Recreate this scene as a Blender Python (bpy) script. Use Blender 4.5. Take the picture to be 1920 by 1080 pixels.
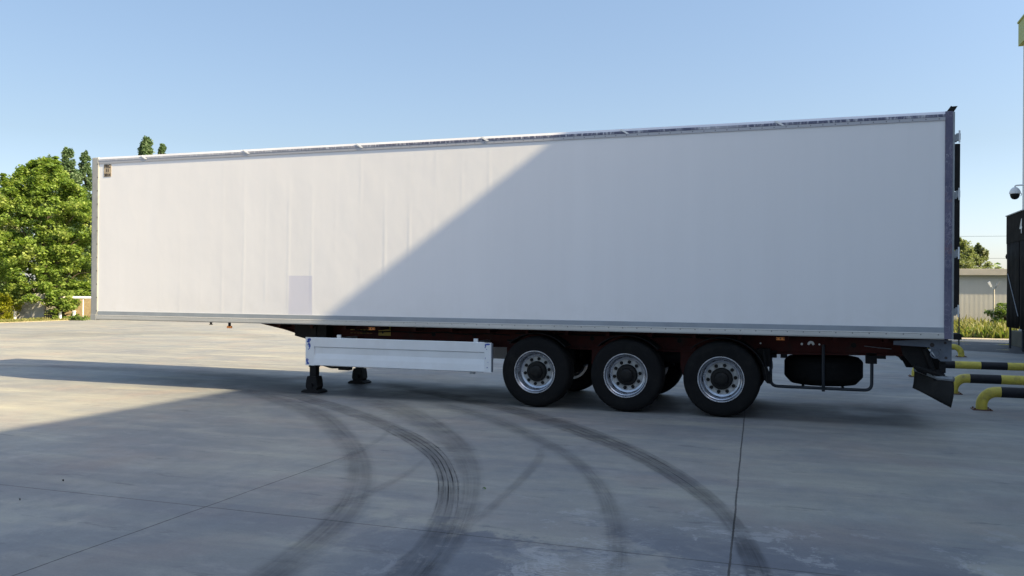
import bpy, bmesh, math, random
import numpy as np
from mathutils import Vector, Matrix
random.seed(7); rng = np.random.default_rng(7)
scene = bpy.context.scene
col = scene.collection
for o in list(bpy.data.objects): bpy.data.objects.remove(o)

# ------------------------------------------------------------ camera
CX, CY, CZ, YAW, PIT, ROL, F = 11.921, -11.851, 1.717, 0.33098, 0.00233, 0.00786, 1600.4
fwd = Vector((-math.sin(YAW)*math.cos(PIT), math.cos(YAW)*math.cos(PIT), math.sin(PIT)))
rt0 = Vector((math.cos(YAW), math.sin(YAW), 0)); up0 = rt0.cross(fwd)
rt = rt0*math.cos(ROL)+up0*math.sin(ROL); up = rt.cross(fwd)
cam_d = bpy.data.cameras.new('camera'); cam = bpy.data.objects.new('camera', cam_d); col.objects.link(cam)
M = Matrix.Identity(4)
for i in range(3):
    M[i][0], M[i][1], M[i][2] = rt[i], up[i], -fwd[i]
M[0][3], M[1][3], M[2][3] = CX, CY, CZ
cam.matrix_world = M
cam_d.sensor_width = 36; cam_d.lens = F/1920*36; cam_d.clip_end = 3000; cam_d.clip_start = .05
scene.camera = cam
CAM = Vector((CX, CY, CZ))
def ray(x, y): return (fwd*F + rt*(x-960) - up*(y-540))/F
def G(x, y):                      # ground point seen at a photo pixel
    d = ray(x, y); return CAM + d*(-CAM.z/d.z)
def at(x, y, D): return CAM + ray(x, y)*D

# ------------------------------------------------------------ sky, sun, exposure
SUNV = Vector((1.43, -.22, 1.0)).normalized()
ELEV = math.asin(SUNV.z)
w = bpy.data.worlds.new('World'); scene.world = w; w.use_nodes = True
nt = w.node_tree; bg = nt.nodes['Background']
sky = nt.nodes.new('ShaderNodeTexSky'); sky.sky_type = 'NISHITA'; sky.sun_disc = False
sky.sun_elevation = ELEV; sky.sun_rotation = math.atan2(SUNV.x, SUNV.y)
sky.air_density = 1.0; sky.dust_density = 1.0; sky.ozone_density = 1.0; sky.altitude = 100
# hazy summer sky: dimmer towards the horizon, a little brighter on the sun's side
tcw = nt.nodes.new('ShaderNodeTexCoord'); sx = nt.nodes.new('ShaderNodeSeparateXYZ'); nt.links.new(tcw.outputs['Generated'], sx.inputs[0])
rp = nt.nodes.new('ShaderNodeValToRGB'); nt.links.new(sx.outputs[2], rp.inputs[0])
el = rp.color_ramp.elements; el[0].position = 0; el[0].color = (.30, .30, .365, 1); el[1].position = 1; el[1].color = (.98, .84, .68, 1)
for p_, c_ in ((.16, (.30, .285, .28, 1)), (.36, (.385, .37, .355, 1)), (.62, (.76, .66, .54, 1))):
    e_ = el.new(p_); e_.color = c_
dt = nt.nodes.new('ShaderNodeVectorMath'); dt.operation = 'DOT_PRODUCT'; nt.links.new(tcw.outputs['Generated'], dt.inputs[0]); dt.inputs[1].default_value = (SUNV.x, SUNV.y, 0)
ma = nt.nodes.new('ShaderNodeMath'); ma.operation = 'MULTIPLY_ADD'; nt.links.new(dt.outputs['Value'], ma.inputs[0]); ma.inputs[1].default_value = .85; ma.inputs[2].default_value = 2.36
v1 = nt.nodes.new('ShaderNodeVectorMath'); v1.operation = 'SCALE'; nt.links.new(rp.outputs[0], v1.inputs[0]); nt.links.new(ma.outputs[0], v1.inputs['Scale'])
v2 = nt.nodes.new('ShaderNodeVectorMath'); v2.operation = 'MULTIPLY'; nt.links.new(sky.outputs[0], v2.inputs[0]); nt.links.new(v1.outputs[0], v2.inputs[1])
nt.links.new(v2.outputs[0], bg.inputs[0]); bg.inputs[1].default_value = .10
sd = bpy.data.lights.new('sun', 'SUN'); sd.energy = 4.7; sd.angle = math.radians(.7); sd.color = (1, .815, .50)
so = bpy.data.objects.new('sun', sd); col.objects.link(so); so.location = (60, -20, 60)
so.rotation_euler = SUNV.to_track_quat('Z', 'Y').to_euler()
scene.view_settings.view_transform = 'Standard'; scene.view_settings.look = 'None'
scene.view_settings.gamma = 1; scene.view_settings.exposure = 1.5
scene.cycles.max_bounces = 8

# ------------------------------------------------------------ materials
def lin(c):
    return tuple((v/255/12.92 if v/255 <= .04045 else ((v/255+.055)/1.055)**2.4) for v in c)
class N:
    """tiny node helper"""
    def __init__(s, name):
        s.m = bpy.data.materials.new(name); s.m.use_nodes = True
        s.t = s.m.node_tree; s.b = s.t.nodes['Principled BSDF']
    def n(s, typ, ins=None, **kw):
        k = s.t.nodes.new('ShaderNode'+typ)
        for a, v in kw.items(): setattr(k, a, v)
        for i, v in (ins or {}).items(): s.put(k.inputs[i], v)
        return k
    def put(s, sock, v):
        if hasattr(v, 'is_output') or isinstance(v, bpy.types.NodeSocket): s.t.links.new(v, sock)
        elif isinstance(v, tuple) and sock.type == 'RGBA' and len(v) == 3: sock.default_value = (*v, 1)
        else: sock.default_value = v
    def math(s, op, a, b=0., c=None, clamp=False):
        k = s.n('Math', {0: a, 1: b}, operation=op, use_clamp=clamp)
        if c is not None: s.put(k.inputs[2], c)
        return k.outputs[0]
    def mix(s, f, a, b, blend='MIX'):
        k = s.n('Mix', data_type='RGBA', blend_type=blend)
        s.put(k.inputs[0], f); s.put(k.inputs[6], a); s.put(k.inputs[7], b); return k.outputs[2]
    def ramp(s, v, lo, hi, a=0., b=1., smooth=False):
        k = s.n('MapRange', {0: v, 1: lo, 2: hi, 3: a, 4: b}, clamp=True)
        if smooth: k.interpolation_type = 'SMOOTHSTEP'
        return k.outputs[0]
    def pos(s): return s.n('NewGeometry').outputs['Position']
    def objc(s): return s.n('TexCoord').outputs['Object']
    def xyz(s, v):
        k = s.n('SeparateXYZ', {0: v}); return k.outputs
    def scale(s, v, sc, rot=(0, 0, 0), loc=(0, 0, 0)):
        k = s.n('Mapping', {0: v}); k.inputs['Scale'].default_value = sc
        k.inputs['Rotation'].default_value = rot; k.inputs['Location'].default_value = loc; return k.outputs[0]
    def noise(s, v, sc, det=4, rough=.55, dist=0.):
        return s.n('TexNoise', {'Vector': v, 'Scale': float(sc), 'Detail': float(det), 'Roughness': rough, 'Distortion': dist}).outputs[0]
    def bump(s, h, st, dist=.02):
        k = s.n('Bump', {'Height': h, 'Strength': st, 'Distance': dist}); s.t.links.new(k.outputs[0], s.b.inputs['Normal'])
    def set(s, color=None, rough=None, metal=None, spec=None):
        if color is not None: s.put(s.b.inputs['Base Color'], color)
        if rough is not None: s.put(s.b.inputs['Roughness'], rough)
        if metal is not None: s.put(s.b.inputs['Metallic'], metal)
        if spec is not None: s.put(s.b.inputs['Specular IOR Level'], spec)
        return s.m

def simple(name, c, rough=.6, metal=0., var=.18, sc=6., bump=0., spec=.5, dirt=None):
    q = N(name); p = q.pos()
    f = q.noise(p, sc, 5, .6)
    base = q.mix(q.ramp(f, .3, .7), tuple(v*(1-var) for v in c), tuple(min(1, v*(1+var)) for v in c))
    if dirt:
        base = q.mix(q.ramp(q.noise(p, sc*.6, 6, .7), .52, .7, 0, dirt[1]), base, dirt[0])
    q.set(base, q.ramp(f, .3, .7, max(0, rough-.08), min(1, rough+.08)), metal, spec)
    if bump: q.bump(q.noise(p, sc*8, 4), bump, .01)
    return q.m

def concrete_mat():
    q = N('yard concrete'); p = q.pos(); X, Y, Z = q.xyz(p)[0], q.xyz(p)[1], q.xyz(p)[2]
    big = q.noise(p, .22, 5, .6, .6)
    c = q.mix(q.ramp(big, .3, .7), (.162, .172, .172), (.315, .298, .238))
    # trowel/sweeping streaks, mainly along x and a little diagonal
    st = q.noise(q.scale(p, (.16, 1.1, 1), (0, 0, .22)), 1.0, 6, .62, 1.1)
    c = q.mix(q.ramp(st, .40, .64, 0, .5), c, (.17, .16, .163))
    st2 = q.noise(q.scale(p, (.3, 2.4, 1), (0, 0, -.35)), 1.0, 6, .6, .6)
    c = q.mix(q.ramp(st2, .5, .66, 0, .45), c, (.37, .35, .265))
    # pinkish / ochre patches
    c = q.mix(q.ramp(q.noise(p, .7, 4, .6), .52, .66, 0, .4), c, (.27, .215, .18))
    # bluish damp blotches with crusty edges
    bl = q.noise(p, .45, 9, .68, .35)
    near = q.ramp(Y, -4.9, -6.3, 0, 1, True)
    east = q.ramp(X, 8.6, 9.8, .35, 1, True)
    blm = q.math('MULTIPLY', q.ramp(bl, .45, .485, 0, .78), q.math('MULTIPLY', near, east))
    c = q.mix(blm, c, (.105, .115, .135))
    # rippled trowel swirls in the blotches
    # broad bluish worn zones and cloudy mottling
    cl = q.noise(p, .55, 7, .68, .8)
    c = q.mix(q.ramp(cl, .48, .62, 0, .42), c, (.15, .165, .175))
    c = q.mix(q.ramp(q.noise(q.scale(p, (1, 1.8, 1), (0, 0, .5)), 1.6, 8, .7, .5), .52, .68, 0, .35), c, (.34, .33, .28))
    wv = q.n('TexWave', {'Vector': q.scale(p, (1, 1, 1)), 'Scale': 7.0, 'Distortion': 14.0, 'Detail': 4.0, 'Detail Scale': 1.6}, wave_type='RINGS').outputs[1]
    swm = q.math('MULTIPLY', q.ramp(q.noise(p, 1.1, 6, .65, .3), .50, .60), q.math('MULTIPLY', q.math('MULTIPLY', q.ramp(Y, -5.2, -5.9, 0, 1, True), q.math('MULTIPLY', q.ramp(X, 10.0, 10.5, 0, 1, True), q.ramp(X, 11.9, 11.4, 0, 1, True))), q.ramp(wv, .4, .7, .1, 1.)))
    c = q.mix(q.math('MULTIPLY', swm, .6), c, (.36, .36, .345))
    # crusty light residue and scattered darker drips
    cr_ = q.noise(p, 1.9, 9, .75, .4)
    c = q.mix(q.math('MULTIPLY', q.ramp(cr_, .555, .585, 0, .5), q.math('MULTIPLY', q.ramp(X, 8.8, 10.2, .06, 1, True), q.ramp(Y, -4.2, -6.0, .12, 1, True))), c, (.36, .355, .335))
    c = q.mix(q.ramp(q.noise(q.scale(p, (.5, 2.2, 1)), 2.3, 7, .7), .60, .66, 0, .55), c, (.10, .10, .105))
    # fine mottling
    fn = q.noise(p, 7, 8, .7)
    c = q.mix(q.ramp(fn, .35, .65, 0, .34), c, q.mix(1., c, (.72, .72, .74), 'MULTIPLY'))
    gr = q.noise(p, 55, 3, .6)
    c = q.mix(q.ramp(gr, .35, .65, 0, .35), c, q.mix(1., c, (1.28, 1.27, 1.25), 'MULTIPLY'))
    # trailer's ambient shade painted into the concrete colour, broken up by noise
    under_shade = q.math('MULTIPLY', q.math('MULTIPLY', q.ramp(Y, -.05, .35, 0, 1, True), q.ramp(Y, 2.6, 1.3, 0, 1, True)),
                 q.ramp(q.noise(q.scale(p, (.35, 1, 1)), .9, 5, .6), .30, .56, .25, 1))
    under_shade = q.math('MULTIPLY', under_shade, q.math('MULTIPLY', q.ramp(X, 1.0, 4.5, 0, 1, True), q.ramp(X, 13.9, 12.9, 0, 1, True)))
    c = q.mix(q.math('MULTIPLY', under_shade, .85), c, (.055, .052, .054))
    c = q.mix(1., c, (.90, .925, 1.0), 'MULTIPLY')
    # specks and chips
    vo = q.n('TexVoronoi', {'Vector': p, 'Scale': 1.6, 'Randomness': 1.}).outputs[0]
    c = q.mix(q.ramp(vo, .012, .022, .75, 0), c, (.05, .05, .05))
    # sawn joints, wobbling and filling with dirt
    def joint(coord, at_, w0, strength):
        d = q.math('ABSOLUTE', q.math('SUBTRACT', coord, at_))
        wob = q.math('MULTIPLY_ADD', q.noise(p, 14, 5, .75), w0*1.6, w0*.1)
        return q.math('MULTIPLY', q.math('LESS_THAN', d, wob), strength)
    jn = q.math('MULTIPLY_ADD', q.noise(p, 1.3, 2), .02, -.010)
    Yj = q.math('ADD', Y, jn); Xj = q.math('ADD', X, jn)
    Xt = q.math('MULTIPLY_ADD', Y, .052, Xj)
    j1 = joint(Xj, 7.49, .007, q.ramp(Y, -4.0, -4.6, .15, .9))
    j2 = joint(Xt, 11.155, .008, .9)
    j3 = joint(Yj, -6.3, .010, .6)
    jm = q.math('MAXIMUM', q.math('MAXIMUM', j1, j2), j3)
    c = q.mix(jm, c, (.035, .033, .032))
    # a hairline crack
    cr = q.math('ABSOLUTE', q.math('SUBTRACT', q.math('MULTIPLY_ADD', q.noise(p, .8, 6, .6), 1.6, -.8), q.math('MULTIPLY_ADD', X, .3, -5.6)))
    cr2 = q.math('MULTIPLY', q.math('LESS_THAN', cr, .006), q.math('MULTIPLY', q.ramp(X, 13, 14.2, 0, .6), q.ramp(Y, -1, -2.4, 0, 1)))
    c = q.mix(cr2, c, (.06, .06, .06))
    q.set(c, q.ramp(bl, .4, .6, .55, .8), 0, .35)
    q.bump(q.math('ADD', q.math('MULTIPLY', fn, .5), q.math('MULTIPLY', gr, .3)), .25, .006)
    return q.m

def tyremark_mat(name, strength, lines=0., edge=.12):
    q = N(name); t = q.t; t.nodes.remove(q.b)
    uv = q.n('UVMap').outputs[0]; U, V = q.xyz(uv)[0], q.xyz(uv)[1]
    p = q.pos(); Uw = q.math('ADD', U, q.math('MULTIPLY_ADD', q.noise(p, 3.2, 5, .65), .22, -.11))
    e = q.math('MULTIPLY', q.ramp(Uw, 0, edge, 0, 1, True), q.ramp(Uw, 1, 1-edge, 0, 1, True))
    e = q.math('MULTIPLY', e, q.math('MULTIPLY', q.ramp(V, 0, .12, 0, 1, True), q.ramp(V, 1, .93, .3, 1, True)))
    along = q.noise(q.scale(uv, (9, 2.2, 1)), 1.0, 6, .65)
    n = q.math('MULTIPLY', q.ramp(along, .3, .7, .2, 1.15), q.ramp(q.noise(p, 2.6, 7, .7), .33, .62, .3, 1.05))
    a = q.math('MULTIPLY', q.math('MULTIPLY', e, n), strength)
    if lines:
        ph = q.math('FRACT', q.math('MULTIPLY', U, 5.0))
        ln = q.math('LESS_THAN', q.math('ABSOLUTE', q.math('SUBTRACT', ph, .5)), .13)
        ln = q.math('MULTIPLY', ln, q.math('MULTIPLY', q.ramp(V, .30, .42, 0, 1, True), q.ramp(V, .84, .62, 0, 1, True)))
        ln = q.math('MULTIPLY', ln, q.ramp(q.noise(q.scale(uv, (5, 22, 1)), 1., 3, .6), .32, .6, .35, 1))
        ln = q.math('MULTIPLY', ln, q.math('MULTIPLY', e, lines))
        a = q.math('MAXIMUM', a, ln)
    sh = q.n('BsdfTransparent', {0: q.mix(a, (1., 1., 1.), (.13, .13, .145))})
    out = [k for k in t.nodes if k.type == 'OUTPUT_MATERIAL'][0]
    t.links.new(sh.outputs[0], out.inputs[0]); return q.m

def side_panel_mat():
    q = N('white insulated panel'); p = q.pos(); X, Y, Z = q.xyz(p)
    n1 = q.noise(q.scale(p, (1.6, 1, .10)), 1.6, 4, .6)
    c = q.mix(q.ramp(n1, .3, .7), (.735, .725, .733), (.76, .75, .758))
    # repaired, greyer rectangle low on the front half
    inx = q.math('MULTIPLY', q.math('GREATER_THAN', X, 4.03), q.math('LESS_THAN', X, 4.47))
    inz = q.math('LESS_THAN', Z, 1.92)
    c = q.mix(q.math('MULTIPLY', q.math('MULTIPLY', inx, inz), .9), c, (.585, .585, .67))
    # grime runs and smudges
    g1 = q.noise(q.scale(p, (5, 1, .35)), 1.3, 7, .7)
    c = q.mix(q.ramp(g1, .6, .8, 0, .10), c, (.50, .49, .47))
    g2 = q.math('MULTIPLY', q.ramp(Z, 1.75, 1.25, 0, 1), q.ramp(q.noise(p, 2.5, 6, .7), .4, .7, 0, .25))
    c = q.mix(g2, c, (.55, .53, .49))
    # short vertical nicks
    vo = q.n('TexVoronoi', {'Vector': q.scale(p, (1.0, 0, .28), (0, 0, 0), (.37, 0, .11)), 'Scale': 1.5}).outputs[0]
    c = q.mix(q.ramp(vo, .006, .010, .55, 0), c, (.18, .18, .18))
    q.set(c, .42, 0, .4)
    # vertical swelling of the skin between stiffeners, stronger towards the front, and dents
    xw = q.math('MULTIPLY_ADD', q.noise(q.scale(p, (.5, 1, .25)), 1., 2), .10, X)
    fr = q.math('ABSOLUTE', q.math('SUBTRACT', q.math('FRACT', q.math('DIVIDE', xw, .43)), .5))
    crest = q.ramp(fr, 0, .12, 1, 0, True)
    crest = q.math('MULTIPLY', crest, q.ramp(q.noise(q.scale(p, (1.1, 1, .5)), 1., 3), .38, .62, .05, 1))
    crest = q.math('MULTIPLY', crest, q.math('MULTIPLY', q.ramp(X, 1.5, 4.0, .35, 1), q.ramp(Z, 3.6, 2.0, .45, 1)))
    dn2 = q.noise(q.scale(p, (1, 1, .7)), 1.5, 3, .5)
    h = q.math('ADD', q.math('MULTIPLY', crest, .15), q.math('MULTIPLY', dn2, .8))
    q.bump(h, .5, .016)
    return q.m

def rail_mat(name, a, b, z0, z1, tape, tone, rz=0, pitch=.2, low=None):
    """aluminium rail with the remains of an adhesive strip between z0 and z1"""
    q = N(name); p = q.pos(); X, Y, Z = q.xyz(p)
    base = q.mix(q.ramp(q.noise(q.scale(p, (.6, 1, 6)), 1.5, 5), .3, .7), a, b)
    inb = q.math('MULTIPLY', q.math('GREATER_THAN', Z, z0), q.math('LESS_THAN', Z, z1))
    tn = q.noise(q.scale(p, (26, 1, 5)), 1.0, 5, .7)
    on = q.math('MULTIPLY', inb, q.ramp(tn, .38, .5, .15, tape))
    on = q.math('MULTIPLY', on, q.ramp(q.noise(q.scale(p, (.7, 1, 1)), 1., 3), .35, .5, .45, 1))
    if low: base = q.mix(q.math('LESS_THAN', Z, 3.93), base, low); on = q.math('MULTIPLY', on, q.ramp(X, 1.5, 6.5, .25, 1))
    c = q.mix(on, base, tone)
    # rivet heads along the rail
    fx = q.math('MULTIPLY', q.math('SUBTRACT', q.math('FRACT', q.math('DIVIDE', X, pitch)), .5), pitch)
    fz = q.math('SUBTRACT', Z, rz)
    d2 = q.math('SQRT', q.math('ADD', q.math('MULTIPLY', fx, fx), q.math('MULTIPLY', fz, fz)))
    c = q.mix(q.math('MULTIPLY', q.ramp(X, 4, 9, .15, 1), q.ramp(d2, .006, .011, .75, 0)), c, (.09, .09, .10))
    q.set(c, .45, .35, .5); q.bump(q.noise(p, 30, 4), .15, .004); return q.m

def post_mat():
    q = N('front corner post aluminium'); p = q.pos(); X, Y, Z = q.xyz(p)
    c = q.mix(q.ramp(q.noise(p, 5, 5, .6), .3, .7), (.27, .275, .27), (.35, .355, .35))
    fz = q.math('MULTIPLY', q.math('SUBTRACT', q.math('FRACT', q.math('DIVIDE', Z, .235)), .5), .235)
    fx = q.math('SUBTRACT', X, .108)
    d2 = q.math('SQRT', q.math('ADD', q.math('MULTIPLY', fx, fx), q.math('MULTIPLY', fz, fz)))
    c = q.mix(q.ramp(d2, .011, .017, .8, 0), c, (.08, .08, .08))
    q.set(c, .55, .15, .5); return q.m
def tape_post_mat():
    q = N('rear post with tape scraps'); p = q.pos()
    base = q.mix(q.ramp(q.noise(p, 4, 5), .3, .7), (.075, .075, .13), (.14, .13, .19))
    n = q.noise(q.scale(p, (7, 4, 3.4)), 1.6, 6, .75, 1.6)
    band = q.ramp(q.math('ABSOLUTE', q.math('SUBTRACT', n, .5)), .006, .022, 1, 0)
    band = q.math('MULTIPLY', band, q.ramp(q.noise(p, 2.1, 4, .6), .42, .58, .1, 1))
    base = q.mix(q.math('MULTIPLY', band, .7), base, (.40, .39, .44))
    base = q.mix(q.ramp(q.noise(p, 3.2, 6, .7), .56, .66, 0, .7), base, (.22, .12, .12))
    q.set(base, .6, 0, .4); q.bump(n, .4, .004); return q.m

def leaf_mat(name, c1, c2, c3, trans=.35):
    q = N(name); g = q.n('NewGeometry'); r = g.outputs['Random Per Island']
    c = q.mix(r, c1, c2)
    c = q.mix(q.ramp(q.noise(g.outputs['Position'], 1.1, 3), .5, .7, 0, .7), c, c3)
    q.set(c, .5, 0, .3)
    tr = q.n('BsdfTranslucent', {0: q.mix(1., c, (1.25, 1.35, .6), 'MULTIPLY')})
    ms = q.n('MixShader', {0: trans}); q.t.links.new(q.b.outputs[0], ms.inputs[1]); q.t.links.new(tr.outputs[0], ms.inputs[2])
    out = [k for k in q.t.nodes if k.type == 'OUTPUT_MATERIAL'][0]; q.t.links.new(ms.outputs[0], out.inputs[0])
    return q.m

def corrugated_mat(name, c, axis=0, pitch=.25, b=.6):
    q = N(name); p = q.pos(); co = q.xyz(p)[axis]
    wv = q.math('SINE', q.math('MULTIPLY', co, 2*math.pi/pitch))
    base = q.mix(q.ramp(q.noise(p, .8, 5, .6), .3, .7), tuple(v*.9 for v in c), c)
    base = q.mix(q.ramp(q.xyz(p)[2], 1.3, 0., 0, .3), base, (.25, .22, .17))
    q.set(base, .5, 0, .4); q.bump(wv, b, .02); return q.m

MAT = {}
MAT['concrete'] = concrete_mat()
MAT['panel'] = side_panel_mat()
MAT['white'] = simple('white paint', (.74, .74, .74), .4, 0, .05, 3)
MAT['topr'] = rail_mat('top rail aluminium', (.50, .50, .54), (.62, .62, .64), 3.925, 3.962, .95, (.075, .08, .14), 3.905, .1525, (.40, .40, .43))
MAT['botr'] = rail_mat('bottom rail aluminium', (.42, .42, .41), (.55, .545, .52), 1.205, 1.212, .8, (.2, .2, .2), 1.197, .2)
MAT['band'] = simple('blue grey sealing strip', (.27, .30, .335), .5, 0, .12, 2.5)
MAT['post'] = post_mat()
MAT['rearpost'] = tape_post_mat()
MAT['alu'] = simple('brushed aluminium', (.60, .63, .66), .42, .4, .08, 3, dirt=((.35, .34, .32), .3))
MAT['skirt'] = simple('skirt aluminium', (.63, .66, .69), .45, .15, .05, 2.5, dirt=((.45, .44, .42), .22))
MAT['red'] = simple('dark red chassis paint', (.055, .012, .010), .75, 0, .35, 5, spec=.25, dirt=((.03, .026, .024), .6))
MAT['black'] = simple('black underbody paint', (.009, .009, .010), .75, 0, .3, 8, spec=.25, dirt=((.035, .03, .026), .4))
MAT['rubber'] = simple('tyre rubber', (.0055, .0058, .0065), .85, 0, .3, 9, bump=.2, spec=.2, dirt=((.016, .016, .015), .5))
MAT['rim'] = simple('wheel rim silver', (.42, .45, .51), .29, .85, .1, 9, dirt=((.10, .09, .08), .45))
MAT['disc'] = simple('wheel disc paint', (.40, .40, .39), .6, .0, .15, 12, dirt=((.12, .11, .1), .5))
MAT['hub'] = simple('hub cap black', (.006, .006, .006), .6, 0, .3, 9, spec=.25)
MAT['orange'] = simple('amber reflector', (1., .30, .06), .3, 0, .12, 40)
MAT['yellow'] = simple('yellow safety paint', (.50, .42, .06), .55, 0, .16, 9, dirt=((.13, .10, .05), .7), bump=.15)
MAT['blackp'] = simple('black safety paint', (.008, .009, .013), .6, 0, .3, 5, spec=.3, dirt=((.03, .03, .035), .3))
MAT['sticker'] = simple('ochre sticker', (.33, .24, .03), .5, 0, .15, 20)
MAT['tan'] = simple('tan sticker', (.42, .33, .22), .5, 0, .12, 20)
MAT['ink'] = simple('dark ink', (.03, .022, .02), .6, 0, .1, 20)
MAT['blue'] = simple('blue tape scraps', (.02, .06, .30), .5, 0, .3, 30)
MAT['plate'] = simple('galvanised plate', (.11, .13, .165), .55, .2, .2, 9)
MAT['darksteel'] = simple('dark blue grey steel tube', (.02, .026, .036), .5, .2, .2, 8)
MAT['hinge'] = simple('grey hinge', (.24, .26, .28), .45, .3, .15, 20)
MAT['flap'] = simple('mud flap rubber', (.018, .018, .018), .75, 0, .3, 5, spec=.25, dirt=((.04, .038, .034), .6), bump=.3)
MAT['rust'] = simple('rusty steel', (.10, .045, .025), .8, 0, .3, 14)
MAT['wall'] = corrugated_mat('warehouse cladding', (.60, .62, .64), 1, .5)
MAT['green'] = simple('olive green fascia', (.31, .36, .10), .55, 0, .05, 1.2)
MAT['tarp'] = simple('black dock curtain', (.004, .004, .0045), .85, 0, .3, 3, bump=.3, spec=.12)
MAT['fence'] = corrugated_mat('sheet metal fence', (.49, .48, .45), 0, .21, .03)
MAT['fencecap'] = simple('fence capping', (.42, .39, .34), .5, 0, .08, 2)
MAT['wallc'] = simple('rendered wall', (.42, .42, .41), .85, 0, .14, 1.5, dirt=((.2, .2, .18), .5))
MAT['reed'] = simple('reed screen', (.30, .235, .14), .9, 0, .25, 8)
MAT['bark'] = simple('bark', (.06, .045, .035), .9, 0, .3, 8, bump=.5)
MAT['soil'] = simple('dry grassland', (.16, .14, .07), .95, 0, .35, .5, bump=.3)
MAT['oldconc'] = simple('weathered old concrete', (.085, .082, .062), .9, 0, .25, 3)
MAT['kerb'] = simple('yard edge kerb', (.27, .23, .15), .9, 0, .35, 1.2)
MAT['paleground'] = simple('pale service road', (.34, .30, .24), .9, 0, .15, .8)
MAT['leafA'] = leaf_mat('bright maple leaves', (.10, .175, .035), (.235, .315, .07), (.34, .37, .12), .42)
MAT['leafB'] = leaf_mat('poplar leaves', (.06, .11, .05), (.10, .16, .075), (.13, .18, .09), .3)
MAT['leafC'] = leaf_mat('olive leaves', (.14, .18, .08), (.22, .25, .12), (.26, .27, .16), .35)
MAT['leafD'] = leaf_mat('yellow green hedge', (.16, .19, .01), (.27, .27, .02), (.10, .15, .02), .3)
MAT['weed'] = leaf_mat('dry weeds', (.13, .16, .04), (.22, .21, .08), (.28, .23, .12), .3)
MAT['weedg'] = leaf_mat('green shrub leaves', (.08, .14, .03), (.15, .22, .06), (.2, .27, .08), .35)

def darkground_mat():  # very dark ground colour, smoother where the puddles lie
    q = N('dark ground'); p = q.pos()
    c = q.mix(q.ramp(q.noise(p, 6, 6, .7), .3, .7), (.016, .017, .02), (.034, .035, .04))
    pud = q.ramp(q.noise(q.scale(p, (.55, 1.1, 1)), .9, 3, .5), .60, .63, 0, 1)
    c = q.mix(pud, c, (.02, .022, .026))
    q.set(c, q.math('MULTIPLY_ADD', pud, -.6, .72), 0, .5); return q.m
MAT['darkground'] = darkground_mat()

# ------------------------------------------------------------ mesh helpers
def mesh_obj(name, bm, mat, parent=None, smooth=False, split=False):
    if split:                       # every loose piece becomes an object of its own
        bm.faces.index_update(); bm.faces.ensure_lookup_table(); seen = set(); out = None
        for f in bm.faces[:]:
            if f.index in seen: continue
            st_ = [f]; isl = []; seen.add(f.index)
            while st_:
                g_ = st_.pop(); isl.append(g_)
                for v in g_.verts:
                    for h_ in v.link_faces:
                        if h_.index not in seen: seen.add(h_.index); st_.append(h_)
            b2 = bmesh.new(); mp = {}
            for g_ in isl:
                for v in g_.verts:
                    if v not in mp: mp[v] = b2.verts.new(v.co)
                b2.faces.new([mp[v] for v in g_.verts])
            out = mesh_obj(name, b2, mat, parent, smooth)
        bm.free(); return out
    me = bpy.data.meshes.new(name); bmesh.ops.recalc_face_normals(bm, faces=bm.faces[:]); bm.to_mesh(me); bm.free()
    o = bpy.data.objects.new(name, me); col.objects.link(o)
    for m in (mat if isinstance(mat, (list, tuple)) else [mat]): me.materials.append(MAT[m] if isinstance(m, str) else m)
    if smooth:
        me.polygons.foreach_set('use_smooth', [True]*len(me.polygons))
        try:
            me.set_sharp_from_angle(angle=math.radians(40))
        except Exception: pass
    if parent: o.parent = parent
    return o
def box(bm, x0, x1, y0, y1, z0, z1, bev=0.):
    r = bmesh.ops.create_cube(bm, size=1)
    vs = r['verts']
    for v in vs: v.co = Vector((x0+(v.co.x+.5)*(x1-x0), y0+(v.co.y+.5)*(y1-y0), z0+(v.co.z+.5)*(z1-z0)))
    if bev:
        es = list({e for v in vs for e in v.link_edges})
        bmesh.ops.bevel(bm, geom=es, offset=bev, segments=2, affect='EDGES', profile=.6)
def prism(bm, pts, y0, y1, axis='y'):
    """polygon in xz extruded along y (axis y) or polygon yz extruded along x"""
    def mk(a, b, t): return (a, t, b) if axis == 'y' else (t, a, b)
    A = [bm.verts.new(mk(a, b, y0)) for a, b in pts]; B = [bm.verts.new(mk(a, b, y1)) for a, b in pts]
    bm.faces.new(A); bm.faces.new(B[::-1]); n = len(pts)
    for i in range(n): bm.faces.new((A[i], B[i], B[(i+1) % n], A[(i+1) % n]))
def tube(bm, pts, r, seg=10, cap=True, radii=None):
    pts = [Vector(p) for p in pts]; rings = []
    up_ = None
    for i, p in enumerate(pts):
        if i == 0: t = pts[1]-pts[0]
        elif i == len(pts)-1: t = pts[-1]-pts[-2]
        else: t = (pts[i+1]-pts[i]).normalized()+(pts[i]-pts[i-1]).normalized()
        t.normalize()
        if up_ is None: up_ = Vector((0, 0, 1)) if abs(t.z) < .9 else Vector((1, 0, 0))
        a = t.cross(up_).normalized(); b = a.cross(t).normalized(); up_ = b
        rr = radii[i] if radii else r
        rings.append([bm.verts.new(p+a*math.cos(2*math.pi*k/seg)*rr+b*math.sin(2*math.pi*k/seg)*rr) for k in range(seg)])
    for i in range(len(rings)-1):
        for k in range(seg):
            bm.faces.new((rings[i][k], rings[i][(k+1) % seg], rings[i+1][(k+1) % seg], rings[i+1][k]))
    if cap: bm.faces.new(rings[0][::-1]); bm.faces.new(rings[-1])
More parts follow.
